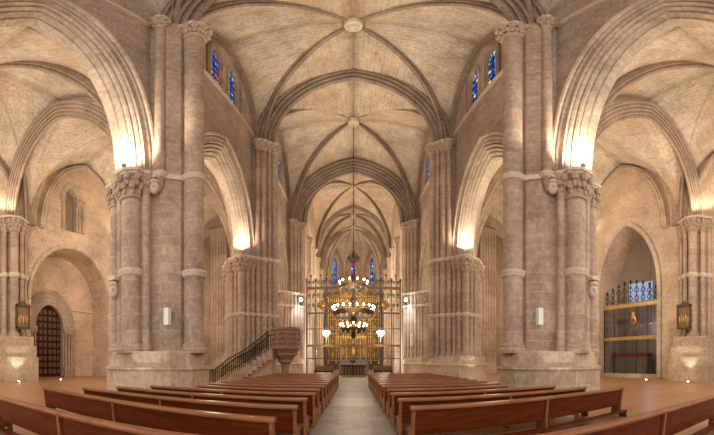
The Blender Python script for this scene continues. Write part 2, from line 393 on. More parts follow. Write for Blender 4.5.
# vault webs
def bay(x0, x1, y0, y1, zs, zboss, zt0, zt1, zw0, zw1, mat, kd=1.02, kt=1.35, kw=1.4):
    """zs: springing at corners [(x0,y0),(x1,y0),(x1,y1),(x0,y1)]; apexes: transverse y0,y1; wall x0,x1."""
    mb = MB(); C = ((x0+x1)/2, (y0+y1)/2, zboss); c = [(x0,y0),(x1,y0),(x1,y1),(x0,y1)]
    web('', C, c[0], c[1], (zs[0], zs[1]), zt0, kd, kt, into=mb); web('', C, c[1], c[2], (zs[1], zs[2]), zw1, kd, kw, into=mb)
    web('', C, c[2], c[3], (zs[2], zs[3]), zt1, kd, kt, into=mb); web('', C, c[3], c[0], (zs[3], zs[0]), zw0, kd, kw, into=mb)
    return build_web(mb, 'ceiling', mat)
TS = {-2.1: 19.2, 10.9: 19.2, 23.9: 18.9, 36.9: 16.9, 49.9: 16.9, 57.0: 16.6}
def ribset(label, group, C, corners, zs, prof, mat, kd=1.02, bossr=.5):
    """diagonal ribs + boss as one thing"""
    t = thing('diagonal_vault_ribs', (C[0], C[1], C[2]), label, 'vault ribs', group)
    m_ = [0, 1]
    for i in m_:
        A = Vector((*corners[i], zs[i])); B = Vector((*corners[i+2], zs[i+2]))
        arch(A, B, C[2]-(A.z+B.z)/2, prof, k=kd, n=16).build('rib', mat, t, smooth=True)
    MB().lathe(C[0], C[1], [(bossr*.15, C[2]-.35), (bossr*.6, C[2]-.38), (bossr*.72, C[2]-.28), (bossr*.9, C[2]-.25), (bossr, C[2]-.1), (bossr, C[2]+.3)], 20).build('boss', PALE, t, smooth=True)
    m = MB()
    for k in range(8): m.ball((C[0]+bossr*.45*cos(k*pi/4), C[1]+bossr*.45*sin(k*pi/4), C[2]-.38), bossr*.2, 6, 4)
    m.build('boss_carving', PALE, t)
    return t
NAVE_LAB = ['directly over the camera', 'with the big round boss nearest the camera', 'where the chandelier chain hangs', 'over the choir behind the chandelier chain', 'last before the apse']
NAVE_BAYS = [(-2.1, 10.9, 8.4), (10.9, 23.9, 8.4), (23.9, 36.9, 8.4), (36.9, 49.9, 7.0), (49.9, 57.0, 7.0)]
APX = {-2.1: 26.7, 10.9: 26.9, 23.9: 27.3, 36.9: 25.2, 49.9: 25.4, 57.0: 24.6}
for i, (y0, y1, hx) in enumerate(NAVE_BAYS):
    zs = (TS[y0]+.4, TS[y0]+.4, TS[y1]+.4, TS[y1]+.4); zb = [26.6, 26.55, 26.4, 25.2, 25.2][i]
    if i == 3: zs = (17.3,)*4
    bay(-hx, hx, y0, y1, zs, zb+.12, APX[y0], APX[y1], 25.9 if i < 3 else 24.8, 25.9 if i < 3 else 24.8, VAULT)
    q = .8
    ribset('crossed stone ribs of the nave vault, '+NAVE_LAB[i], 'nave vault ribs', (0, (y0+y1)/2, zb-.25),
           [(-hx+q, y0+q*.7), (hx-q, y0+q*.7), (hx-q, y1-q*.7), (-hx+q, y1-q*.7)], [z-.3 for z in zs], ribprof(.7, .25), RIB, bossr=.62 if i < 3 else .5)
TR_LAB = {-2.1: 'behind the camera', 10.9: 'over the nearest pair of tall piers', 23.9: 'over the second pair of piers', 36.9: 'over the choir screen, third from the camera', 49.9: 'in the middle of the choir', 57.0: 'at the mouth of the apse'}
for y in (-2.1, 10.9, 23.9, 36.9, 49.9, 57.0):
    hx = 6.95 if y < 40 else 6.1; za = {-2.1: 25.2, 10.9: 25.6, 23.9: 26.3, 36.9: 23.4, 49.9: 24.8, 57.0: 24.0}[y]
    big = y < 40
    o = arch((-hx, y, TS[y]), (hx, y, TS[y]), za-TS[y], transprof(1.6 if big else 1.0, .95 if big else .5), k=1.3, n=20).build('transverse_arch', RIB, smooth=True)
    tag(o, 'moulded pointed stone arch spanning the nave, '+TR_LAB[y], 'arch', 'nave transverse arches')
# wall ribs above the clerestory
for s in (-1, 1):
    for y0, y1 in ((10.9, 23.9), (23.9, 36.9)):
        o = arch((s*(WX-.1), y0+1.0, 18.6 if y0 < 20 else 17.6), (s*(WX-.1), y1-1.0, 18.6 if y0 < 20 else 17.6), 7.1 if y0 < 20 else 8.0, [(0,-.3),(0,.3),(.12,.34),(.2,.25),(.35,.3),(.5,.2),(.5,-.2),(.35,-.3),(.2,-.25),(.12,-.34)], k=1.4, n=16).build('wall_rib', RIB, smooth=True)
        tag(o, 'pointed wall rib framing the clerestory window, %s side, %s bay' % (SIDE[s], 'nearer' if y0 < 20 else 'farther'), 'arch', 'clerestory wall ribs')

# aisle vaults
AB = [(-2.1, 10.9), (10.9, 23.9), (23.9, 36.9), (36.9, 49.9)]
for s in (-1, 1):
    for i, (y0, y1) in enumerate(AB):
        xi, xo = s*10.2, s*OX
        if s > 0: xs = (xi, xo); zz = (8.8, 12.5, 12.5, 8.8)
        else: xs = (xo, xi); zz = (12.5, 8.8, 8.8, 12.5)
        zi, zo = (17.2 if i == 0 else 16.0), 20.6
        w0, w1 = (zi, zo) if s > 0 else (zo, zi)
        bay(xs[0], xs[1], y0, y1, zz, 20.4 if i else 21.4, 19.9, 19.9, w0, w1, AVAULT, kd=1.05)
        lab = ['over the nearest bay, running off the photo', 'in the bay beyond the nearest pier', 'in the bay beyond the second pier', 'in the farthest bay'][i]
        q = .6
        ribset('crossed ribs of the %s aisle vault, %s' % (SIDE[s], lab), 'aisle vault ribs', ((xi+xo)/2, (y0+y1)/2, 20.1 if i else 21.1),
               [(xs[0]+q, y0+q), (xs[1]-q, y0+q), (xs[1]-q, y1-q), (xs[0]+q, y1-q)], zz, ribprof(.75, .27), ARIB, kd=1.05, bossr=.4)
        # rib against the outer wall
        o = arch((s*(OX-.15), y0+1.6, 12.5), (s*(OX-.15), y1-1.6, 12.5), 7.4, [(0,-.25),(0,.25),(.2,.3),(.28,.18),(.45,.22),(.45,-.22),(.28,-.18),(.2,-.3)], k=1.3, n=14).build('wall_rib', ARCH, smooth=True)
        tag(o, 'pointed outer wall rib, %s aisle, %s' % (SIDE[s], lab), 'arch', 'aisle wall ribs')
    for i, y in enumerate((-2.1, 10.9, 23.9, 36.9)):
        o = arch((s*11.2, y, 8.8), (s*24.2, y-(1.7 if i == 1 else .4), 12.5), 18.3-10.65, transprof(1.15, .62), k=1.25, n=18).build('aisle_arch', ARIB, smooth=True)
        tag(o, 'pointed stone arch crossing the %s aisle %s' % (SIDE[s], ['behind the camera', 'from the nearest pier to the outer wall', 'from the second pier to the outer wall', 'at the third pier'][i]), 'arch', 'aisle transverse arches')
    # arcade arches
    for i, (c, hs, zs, za, _) in enumerate(ARC):
        pr = arcprof(); pr = [(u, s*w_*1.0) for u, w_ in pr]
        m = MB(); pts = arch_pts((s*WX, c-hs, zs), (s*WX, c+hs, zs), za-zs, 1.4, 20)
        b = Vector((1, 0, 0)); t = (pts[1]-pts[0]).normalized(); m._flip = t.cross(b).dot(Vector((0, -1, 0))) < 0
        o = m.sweep(pts, b, pr).build('arcade_arch', ARCH, smooth=True)
        tag(o, 'moulded pointed arcade arch %s of the nave, %s' % (SIDE[s], ['nearest and largest, cut by the photo edge', 'between the first and second piers', 'beyond the second pier'][i]), 'arch', 'nave arcade arches')

# ------------------------------------------------------------------ apse
AC = (0, 57.2); AR = 7.2
angs = [R(a) for a in (0, 36, 72, 108, 144, 180)]
cor = [(AC[0]+(AR+.15)*cos(a), AC[1]+AR*sin(a)) for a in angs]
for i in range(5):
    a, b = Vector((*cor[i], 0)), Vector((*cor[i+1], 0)); mid = (a+b)/2; d = (b-a); L_ = d.length; ang = atan2(d.y, d.x)
    T = Matrix.Translation(mid) @ Matrix.Rotation(ang-pi/2, 4, 'Z')       # local y along facet, local x outward (+)
    # local frame: facet plane is x=0; outward is +x
    o = MB().box(0, .9, -L_/2-.2, L_/2+.2, 0, 26).build('wall_apse_%d' % (i+1), STONE)
    if 1 <= i <= 3:
        cut(o, [arch_prism(0, .52, 15.4, 19.9, 20.7, -.5, .6)])
    o.matrix_world = T; struct(o)
    if 1 <= i <= 3:
        g = arch_prism(0, .56, 15.3, 19.9, 20.7, .42, .48).build('window_%d' % (i+4), GLASS); g.matrix_world = T; struct(g)
        fr = arch((-.0, -.55, 19.9), (-.0, .55, 19.9), .85, [(0,-.1),(0,.1),(.14,.1),(.14,-.1)], legs=4.5, n=6).build('window_frame', PALE); fr.parent = g
        m = MB()
        for z in (16.2, 17.1, 18.0, 18.9, 19.8): m.box(.34, .42, -.52, .52, z-.03, z+.03)
        m.box(.34, .42, -.03, .03, 15.4, 20.6).build('glazing_bar', IRON, g)
mb = MB(); C = (0, 56.6, 24.6)
for i in range(5): web('', C, cor[i], cor[i+1], (16.8, 16.8), 21.9, 1.02, 1.3, into=mb, n=8, m=4, warp=.1)
build_web(mb, 'ceiling', VAULT)
t = thing('apse_vault_ribs', (0, 56.6, 24.4), 'fan of slender ribs meeting at one boss over the apse windows', 'vault ribs')
for i, (x, y) in enumerate(cor):
    pts = [Vector((x*.94+(C[0]-x)*u, y+(C[1]-y)*(.06+.94*u), 16.6+7.7*zc(1-u, 1.02))) for u in [1-cos(pi/2*j/14) for j in range(15)]]
    MB().tube(pts, .2, 8).build('rib', ARCH, t, smooth=True)
MB().lathe(0, 56.6, [(.1, 23.9), (.4, 23.95), (.5, 24.2), (.5, 24.6)], 14).build('boss', PALE, t)
for i, (x, y) in enumerate(cor):
    t = thing('apse_shaft', (x*.94, AC[1]+(y-AC[1])*.94, 0), 'slender shaft in the apse, %s' % ['at the right mouth', 'between the right bays', 'right of the centre window', 'left of the centre window', 'between the left bays', 'at the left mouth'][i], 'column', 'apse shafts')
    X, Y = x*.94, AC[1]+(y-AC[1])*.94
    MB().lathe(X, Y, [(.4, 0), (.4, .8), (.24, 1), (.22, 16)], 10).build('shaft', SHAFT, t, smooth=True)
    MB().lathe(X, Y, [(.22, 16), (.26, 16.1), (.3, 16.5), (.45, 16.7), (.45, 16.9)], 10).build('capital', CAPM, t)

# ------------------------------------------------------------------ piers
def leafcap(cx, cy, r, z0, z1, ang0=0, seed=0):
    """bell + two tiers of crocket leaves + abacus as one mesh"""
    m = MB(); h = z1-z0; q = .16*min(1, h)
    m.lathe(cx, cy, [(r*1.0, z0-.12), (r*1.22, z0-.08), (r*1.25, z0), (r*1.05, z0+.06), (r*1.1, z0+h*.4), (r*1.35, z1-q*1.6), (r*1.45, z1-q)], 16)
    n = max(6, int(2*pi*r/.30)); rnd = random.Random(seed)
    for tier, (zz, rr, sz) in enumerate(((z0+h*.38, r*1.25, .13), (z1-q*2.0, r*1.5, .16))):
        for k in range(n):
            a = 2*pi*(k+.5*tier)/n+ang0; x, y = cx+rr*cos(a), cy+rr*sin(a)
            s_ = sz*(.8+.4*rnd.random())*min(1.2, r/.3+.4)
            m.ball((x, y, zz), s_, 6, 4, (1, 1, 1.15))
            m.ball((cx+rr*.9*cos(a), cy+rr*.9*sin(a), zz-s_*1.3), s_*.75, 6, 4, (.8, .8, 1.6))
    return m
def ringprof(r, z, q=.13):
    return [(r*.98, z-q*1.5), (r+q*.5, z-q*1.2), (r+q*.9, z-q*.5), (r+q*1.25, z), (r+q*1.1, z+q*.35), (r*.98, z+q*.6)]
def offset_poly(poly, cx, cy, d):
    return [(x+d*math.copysign(1, x-cx)*(1 if abs(x-cx) > .3 else 0), y+d*math.copysign(1, y-cy)*(1 if abs(y-cy) > .3 else 0)) for x, y in poly]
def pier(name, label, group, s, cx, cy, shafts, core, plinth, capz, ringz, tall, pz=1.75, captall=1.0, corbels=(), tallcore=None, cat='pier'):
    """shafts: (dx, dy, r, kind) kind 't' tall / 'l' low; dx measured from the nave side, mirrored by s"""
    t = thing(name, (s*cx, cy, 0), label, cat, group)
    P = lambda pl: [(s*x, cy+y) for x, y in pl]
    MB().prism(P(core), pz-.1, capz-.15).build('core', STONE, t)
    if tallcore: MB().prism(P(tallcore), capz-.2, tall+.5).build('upper_core', STONE, t)
    def sc(pl, k, kx=None): 
        return [(s*(cx+(x-cx)*k), cy+y*k) for x, y in pl]
    m = MB(); m.prism(sc(plinth, 1.05), 0, .28); m.prism(sc(plinth, 1.02), .28, 1.12)
    m.prism(sc(plinth, 1.05), 1.12, 1.20); m.prism(sc(plinth, 1.03), 1.2, 1.26, sc(plinth, .98)); m.prism(sc(plinth, .97), 1.26, pz, sc(plinth, .95)).build('plinth', PLINTH, t)
    MB().prism(sc(core, 1.06), capz-.2, capz+.02).build('abacus', PALE, t)
    for i, (x, y, r, kd) in enumerate(shafts):
        X, Y = s*x, cy+y; top = capz if kd == 'l' else tall; up = kd == 'u'; kd = 't' if up else kd; top += .7*up
        ch = (captall if kd == 't' else min(1.1, .5+r*1.4))
        pr = [(r*1.35, pz-.05), (r*1.4, pz+.08), (r*1.2, pz+.16), (r*1.22, pz+.24), (r, pz+.34), (r, top-ch)]
        if up: pr = [(r*.3, capz-.75), (r*.8, capz-.5), (r, capz-.2), (r, top-ch)]
        o = MB().lathe(X, Y, pr, 22 if r > .35 else 16).build('shaft', SHAFT, t, smooth=True)
        if ringz and not up and (r > .25 or len(shafts) > 16): MB().lathe(X, Y, ringprof(r, ringz), 22 if r > .35 else 16).build('ring_moulding', PALE, o, smooth=True)
        if kd == 't': MB().lathe(X, Y, ringprof(r, capz), 22 if r > .35 else 16).build('ring_moulding', PALE, o, smooth=True)
        leafcap(X, Y, r, top-ch, top, seed=i).build('capital', CAPM, o, smooth=True)
        q = r*1.5+.05; a = MB(); a.prism([(X+q*cos(j*pi/4+pi/8), Y+q*sin(j*pi/4+pi/8)) for j in range(8)], top-.2, top-.09)
        a.prism([(X+q*1.12*cos(j*pi/4+pi/8), Y+q*1.12*sin(j*pi/4+pi/8)) for j in range(8)], top-.09, top+.05).build('abacus', PALE, o)
    for (x, y, z, r) in corbels:
        m = MB(); m.ball((s*x, cy+y, z), r, 10, 7, (1, 1, 1.2)); m.ball((s*(x-.12), cy+y-.2, z+.0), r*.35, 6, 4); m.ball((s*x, cy+y-.05, z+.24), r*.95, 8, 5, (1.1, 1.1, .6))
        m.box(s*(x-.25), s*(x+.25), cy+y-.2, cy+y+.3, z+.38, z+.5).build('carved_head', PALE, t, smooth=True)
    return t
core1 = [(7.35,-.55),(7.8,-1.05),(8.45,-1.25),(8.65,-1.85),(10.35,-1.85),(10.75,-1.2),(11.35,-.6),(11.35,.6),(10.75,1.2),(10.35,1.85),(8.65,1.85),(8.45,1.25),(7.8,1.05),(7.35,.55)]
plin1 = [(6.65,-.75),(7.2,-1.5),(8.0,-2.0),(8.5,-2.5),(9.85,-2.5),(10.7,-2.0),(11.8,-.9),(11.8,.9),(10.7,2.0),(9.85,2.5),(8.5,2.5),(8.0,2.0),(7.2,1.5),(6.65,.75)]
tall1 = [(7.35,-.55),(7.8,-1.05),(8.8,-1.2),(8.8,1.2),(7.8,1.05),(7.35,.55)]
sh1 = [(7.0,0,.48,'t'),(8.02,-1.22,.24,'u'),(8.02,1.22,.24,'u'),(8.5,-1.62,.2,'l'),(8.5,1.62,.2,'l'),(9.05,-2.0,.45,'l'),(9.05,2.0,.45,'l'),(9.75,-1.95,.22,'l'),(9.75,1.95,.22,'l'),(10.3,-1.8,.3,'l'),(10.3,1.8,.3,'l'),(10.9,-1.05,.24,'l'),(10.9,1.05,.24,'l'),(11.35,0,.45,'l')]
sh2 = [(6.95,0,.34,'t'),(7.25,-.52,.2,'t'),(7.25,.52,.2,'t'),(7.62,-.88,.24,'t'),(7.62,.88,.24,'t'),(8.05,-1.2,.22,'t'),(8.05,1.2,.22,'t'),(8.45,-1.5,.2,'l'),(8.45,1.5,.2,'l'),(8.72,-1.88,.2,'l'),(8.72,1.88,.2,'l'),
       (9.2,-2.1,.34,'l'),(9.2,2.1,.34,'l'),(9.75,-2.0,.2,'l'),(9.75,2.0,.2,'l'),(10.2,-1.8,.24,'l'),(10.2,1.8,.24,'l'),(10.6,-1.4,.2,'l'),(10.6,1.4,.2,'l'),(10.95,-.95,.22,'l'),(10.95,.95,.22,'l'),(11.35,0,.4,'l')]
sh3 = [a for a in sh2 if a[1] <= 1.3]
for s in (-1, 1):
    sd = SIDE[s]
    pier('clustered_pier', 'huge clustered pier nearest the camera on the %s, with one thick smooth shaft' % sd, 'nave piers', s, 9.3, P1, sh1, core1, plin1, 8.8, 4.7, 19.2, captall=.8,
         corbels=((8.15, -1.45, 8.15, .24), (9.9, -2.3, 4.1, .22)), tallcore=tall1)
    pier('clustered_pier', 'second clustered pier on the %s with many thin shafts%s' % (sd, ', behind the pulpit stair' if s < 0 else ', farther from the camera'), 'nave piers', s, 9.3, P2, sh2, core1, plin1, 8.7, 4.65, 18.9, tallcore=tall1, captall=.75)
    core3 = [(7.35,-.55),(7.8,-1.05),(8.45,-1.6),(10.35,-1.85),(10.35,1.85),(6.8,1.4),(6.8,.55)]
    pier('clustered_pier', 'third pier on the %s, beside the choir screen and lit by a cool white floodlight' % sd, 'nave piers', s, 9.0, P3, sh2, core1, plin1, 8.7, 7.3, 16.9, tallcore=tall1, captall=.75)
    for yy, lab in ((41.2, 'just behind the screen'), (45.4, 'in the near half of the choir'), (49.9, 'halfway along the choir'), (56.6, 'at the end of the choir')):
        t = thing('wall_shaft_cluster', (s*6.5, yy, 0), 'cluster of three tall wall shafts %s, %s' % (lab, sd), 'column', 'choir wall shafts')
        for dx, dy, r in ((0,0,.28),(.25,-.45,.2),(.25,.45,.2)):
            o = MB().lathe(s*(6.45+dx), yy+dy, [(r*1.6,0),(r*1.6,1.5),(r,1.8),(r,16.1)], 16).build('shaft', ARCH, t, smooth=True)
            leafcap(s*(6.45+dx), yy+dy, r, 16.1, 16.8).build('capital', CAPM, o)
    # tall pier at the far end of the aisle
    t = thing('transept_pier', (s*18.8, 37.5, 0), 'tall shafted transept pier seen through the %s arcade arch' % sd, 'pier', 'transept piers')
    MB().box(s*18.2, s*20.4, 36.8, 38.8, 0, 18).build('core', STONE, t)
    for k in range(6):
        xx = s*(18.05+.45*k); o = MB().lathe(xx, 36.7, [(.3,0),(.3,1.6),(.2,1.8),(.2,17.2)], 10).build('shaft', SHAFT, t, smooth=True)
        leafcap(xx, 36.7, .2, 17.2, 18).build('capital', CAPM, o)
    # responds on the outer wall
    for i, yy in enumerate((-2.6, 9.0, 23.5, 36.5)):
        t = thing('wall_respond', (s*24.6, yy, 0), 'wall shafts with foliage capitals, outer wall of %s aisle, %s' % (sd, ['behind the camera', 'at the photo edge', 'beyond the nearest pier', 'at the far end'][i]), 'column', 'aisle wall responds')
        MB().box(s*24.5, s*25.2, yy-1.5, yy+1.5, 3.2, 12.1).build('backing', STONE, t)
        m = MB(); m.box(s*22.8, s*25.1, yy-1.9, yy+1.9, 0, 1.7); m.box(s*23.0, s*25.1, yy-1.8, yy+1.8, 1.7, 2.5); m.box(s*23.3, s*25.1, yy-1.65, yy+1.65, 2.5, 3.2).build('plinth', PLINTH, t)
        for dx, dy, r in ((24.0, 0, .42), (24.3, -.85, .26), (24.3, .85, .26), (24.6, -1.35, .2), (24.6, 1.35, .2)):
            o = MB().lathe(s*dx, yy+dy, [(r*1.4,3.15),(r*1.4,3.4),(r,3.6),(r,11.6)], 14).build('shaft', SHAFT, t, smooth=True)
            MB().lathe(s*dx, yy+dy, ringprof(r, 7.9, .16), 14).build('ring_moulding', PALE, o, smooth=True)
            leafcap(s*dx, yy+dy, r, 11.4, 12.5).build('capital', CAPM, o, smooth=True)
        m = MB(); m.prism([(s*25.1, yy-1.7), (s*24.4, yy-1.7), (s*23.6, yy-.6), (s*23.6, yy+.6), (s*24.4, yy+1.7), (s*25.1, yy+1.7)], 12.42, 12.6).build('abacus', PALE, t)

# ------------------------------------------------------------------ clerestory windows
n_w = 0
for s in (-1, 1):
    for c, zs, za, bayn in ((16.1, 22.6, 24.0, 0), (18.7, 22.6, 24.0, 0), (29.2, 22.4, 23.8, 1), (31.6, 22.4, 23.8, 1)):
        n_w += 1
        g = arch_prism(c, .82, 20.05, zs, za+.03, s*8.78, s*8.85).build('window_%d' % (n_w+10), GLASS); struct(g)
        fr = arch((s*(WX+.02), c-.78, zs), (s*(WX+.02), c+.78, zs), za-zs, [(0,-.12),(0,.12),(.1,.16),(.2,.1),(.3,.12),(.3,-.12)], legs=2.5, n=8).build('window_frame', STONE, g)
        fr2 = arch((s*8.73, c-.74, zs), (s*8.73, c+.74, zs), za-zs, [(-.1,-.12),(-.1,.12),(.1,.12),(.1,-.12)], legs=2.5, n=8).build('inner_frame', STONE, g)
        m = MB()
        for z in (20.8, 21.5, 22.2, 22.9): m.box(s*8.72, s*8.77, c-.78, c+.78, z-.025, z+.025)
        m.box(s*8.72, s*8.77, c-.025, c+.025, 20.1, za-.1).build('glazing_bar', IRON, g)
    c0 = 17.4
    o = arch((s*(WX-.02), c0-2.25, 22.8), (s*(WX-.02), c0+2.25, 22.8), 2.6, [(0,-.14),(0,.14),(.12,.18),(.24,.1),(.36,.14),(.36,-.14)], legs=2.8, n=12).build('hood_moulding', RIB, smooth=True)
    tag(o, 'pointed hood moulding around the paired stained glass lancets, %s clerestory' % SIDE[s], 'moulding', 'clerestory hood mouldings')

# ------------------------------------------------------------------ left aisle door, niche, small window
t = struct(MB().box(-28.62, -28.5, 12.95, 16.45, .05, 6.6).build('door_1', DOOR1))
for k in range(2):
    lf = MB().box(-28.5, -28.42, 12.97+1.76*k, 14.66+1.76*k, .1, 6.5).build('door_leaf', DOOR1, t)
    for r_ in range(10):
        for c in range(3):
            y = 13.25+1.76*k+.56*c; z = .5+.6*r_
            MB().box(-28.42, -28.30, y-.2, y+.2, z-.19, z+.19).build('panel', DOORP, lf)
    MB().ball((-28.36, 14.5+.42*k, 2.2), .07).build('handle', IRON, lf)
o = thing('portal_surround', (-27.9, 14.7, 0), 'small pointed stone portal with stepped mouldings around the dark panelled door', 'portal')
for k in range(4):
    hs = 1.78+.36*k
    arch((-27.9+.04*k, 14.7-hs, 4.5), (-27.9+.04*k, 14.7+hs, 4.5), 2.05+.34*k, [(0,-.5+.12*k),(-.02,.1),(.08,.16+.02*k),(.2,.1),(.26,.2),(.36,.1),(.36,-.5+.12*k)][:], k=1.08, legs=4.45, n=12).build('archivolt', ARCH, o, smooth=True)
for sy in (-1, 1):
    for k in range(3):
        yy = 14.7+sy*(1.95+.38*k)
        c = MB().lathe(-27.55, yy, [(.2,0),(.2,.9),(.12,1.1),(.12,4.1)], 10).build('colonnette', SHAFT, o, smooth=True)
        leafcap(-27.55, yy, .13, 4.0, 4.5).build('capital', CAPM, c)
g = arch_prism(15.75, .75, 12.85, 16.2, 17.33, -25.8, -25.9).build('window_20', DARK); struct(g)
arch((-24.98, 15.75-.75, 16.2), (-24.98, 15.75+.75, 16.2), 1.15, [(0,-.2),(0,.1),(.15,.15),(.3,.05),(.45,.1),(.45,-.2)], legs=.1, n=8).build('window_frame', ARCH, g)
for yy in (14.7, 16.75, 17.2):
    c = MB().lathe(-24.9, yy, [(.2,12.9),(.2,13.1),(.12,13.3),(.12,15.7)], 10).build('colonnette', SHAFT, g, smooth=True)
    leafcap(-24.9, yy, .13, 15.6, 16.2).build('capital', CAPM, c)
struct(MB().box(-24.9, -25.05, 20.9, 22.6, 6.2, 6.45).build('trim_4', PALE))
struct(MB().box(-27.85, -28.05, 16.7, 20.8, 6.2, 6.4).build('trim_5', PALE))
arch((-24.95, 16-4.9, 6.4), (-24.95, 16+4.9, 6.4), 4.9, [(0,-.06),(0,.06),(.35,.06),(.35,-.06)], k=1.0, n=20).build('trim_6', ARCH)['kind'] = 'structure'

# ------------------------------------------------------------------ right chapel: opening, grille
o = arch((24.95, 16.9-3.75, 7.6), (24.95, 16.9+3.75, 7.6), 6.1, [(-.02,-.15),(-.02,.1),(.1,.15),(.2,.05),(.3,.12),(.4,.0),(.4,-.15)], legs=7.5, n=14).build('chapel_arch', ARCH, smooth=True)
tag(o, 'tall pointed stone arch framing the dark chapel behind the iron grille', 'arch')
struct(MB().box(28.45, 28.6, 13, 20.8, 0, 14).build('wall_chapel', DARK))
struct(MB().box(28.3, 28.46, 15.6, 18.8, 7.2, 9.0).build('window_21', simple('chapel_window_glass', (.25,.35,.6), .3, emit=(.45,.6,1), es=.22)))
gr = thing('chapel_grille', (25.7, 16.9, 0), 'tall black iron grille with two gilded bands closing the side chapel', 'grille')
yA, yB = 13.25, 20.55
for i in range(46):
    y = yA+(yB-yA)*i/45; MB().tube([(25.7, y, .1), (25.7, y, 6.3)], .026 if i % 9 else .06, 5).build('bar', IRON, gr)
MB().box(25.6, 25.8, yA, yB, 6.2, 6.55).build('gilded_band', GOLDW, gr, 'upper gilded band')
MB().box(25.6, 25.8, yA, yB, 3.3, 3.6).build('gilded_band', GOLDW, gr, 'lower gilded band')
MB().box(25.45, 25.95, yA, yB, 0, .35).build('sill', PLINTH, gr)
for i in range(9):
    y = yA+.45+(yB-yA-.9)*i/8; m = MB(); h = 1.1+.75*sin(pi*i/8)
    m.tube([(25.7, y, 6.5), (25.7, y, 6.6+h)], .035, 5)
    for sg in (-1, 1):
        for q in (0, 1):
            m.tube([(25.7, y+sg*(.05+.26*sin(a)*(1-a/9)), 6.75+q*h*.42+.16*a-.08*sin(a)*a*.4) for a in [j*.45 for j in range(9)]], .045, 4)
    m.ball((25.7, y, 6.65+h), .13, 6, 5, (1, 1, 1.5)); m.build('cresting_scroll', IRON, gr)
m = MB(); m.ball((25.55, 16.4, 5.0), .38, 10, 7, (.25, 1, 1.15)); m.box(25.5, 25.6, 16.2, 16.6, 5.3, 5.7).build('heraldic_shield', GOLD, gr, 'gilded crest hung on the bars')
m = MB(); m.ball((25.46, 16.4, 4.98), .2, 8, 6, (.25, 1, 1.1)).build('shield_field', REDC, gr)
tb = thing('chapel_altar', (27.6, 18, 0), 'red-draped altar table in the dark chapel behind the right grille', 'altar')
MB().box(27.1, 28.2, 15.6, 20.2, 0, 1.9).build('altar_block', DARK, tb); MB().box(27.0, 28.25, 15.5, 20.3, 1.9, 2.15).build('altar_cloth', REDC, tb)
lamp('chapel_fill', (27.2, 15.2, 4.6), 45, (.85, .88, 1), .15)  # fill light added to brighten the chapel interior
tag(MB().ball((27.2, 15.2, 4.95), .16).box(27.18, 27.22, 15.18, 15.22, 5.0, 12.5).build('chapel_fill_fixture', STEEL), 'small hanging fixture invented for the added fill light in the side chapel', 'lamp')  # invented body above the added chapel light

# plaques on the responds
for s, lab in ((-1, 'left'), (1, 'right')):
    t = thing('station_plaque', (s*23.4, 9.6, 4.4), 'dark gilt framed relief plaque hanging on the wall shafts at the %s edge' % lab, 'plaque', 'relief plaques')
    y0 = 9.6
    m = MB(); m.box(s*23.3, s*23.5, y0-.55, y0+.55, 3.9, 5.4).build('panel', CRATE, t)
    m = MB(); m.box(s*23.2, s*23.5, y0-.68, y0+.68, 5.4, 5.55); m.box(s*23.2, s*23.5, y0-.68, y0+.68, 3.75, 3.9); m.box(s*23.2, s*23.5, y0-.68, y0-.55, 3.8, 5.5); m.box(s*23.2, s*23.5, y0+.55, y0+.68, 3.8, 5.5)
    m.prism([(s*23.2, y0-.3), (s*23.5, y0-.3), (s*23.5, y0+.3), (s*23.2, y0+.3)], 5.55, 5.8, [(s*23.2, y0-.08), (s*23.5, y0-.08), (s*23.5, y0+.08), (s*23.2, y0+.08)]).build('frame', DGOLD, t)
    m = MB()
    for k in range(5): m.ball((s*23.28, y0-.4+.2*k, 4.4+.1*(k % 2)), .12, 6, 5, (.5, .8, 2.6))
    m.build('relief_figures', GOLDW, t)

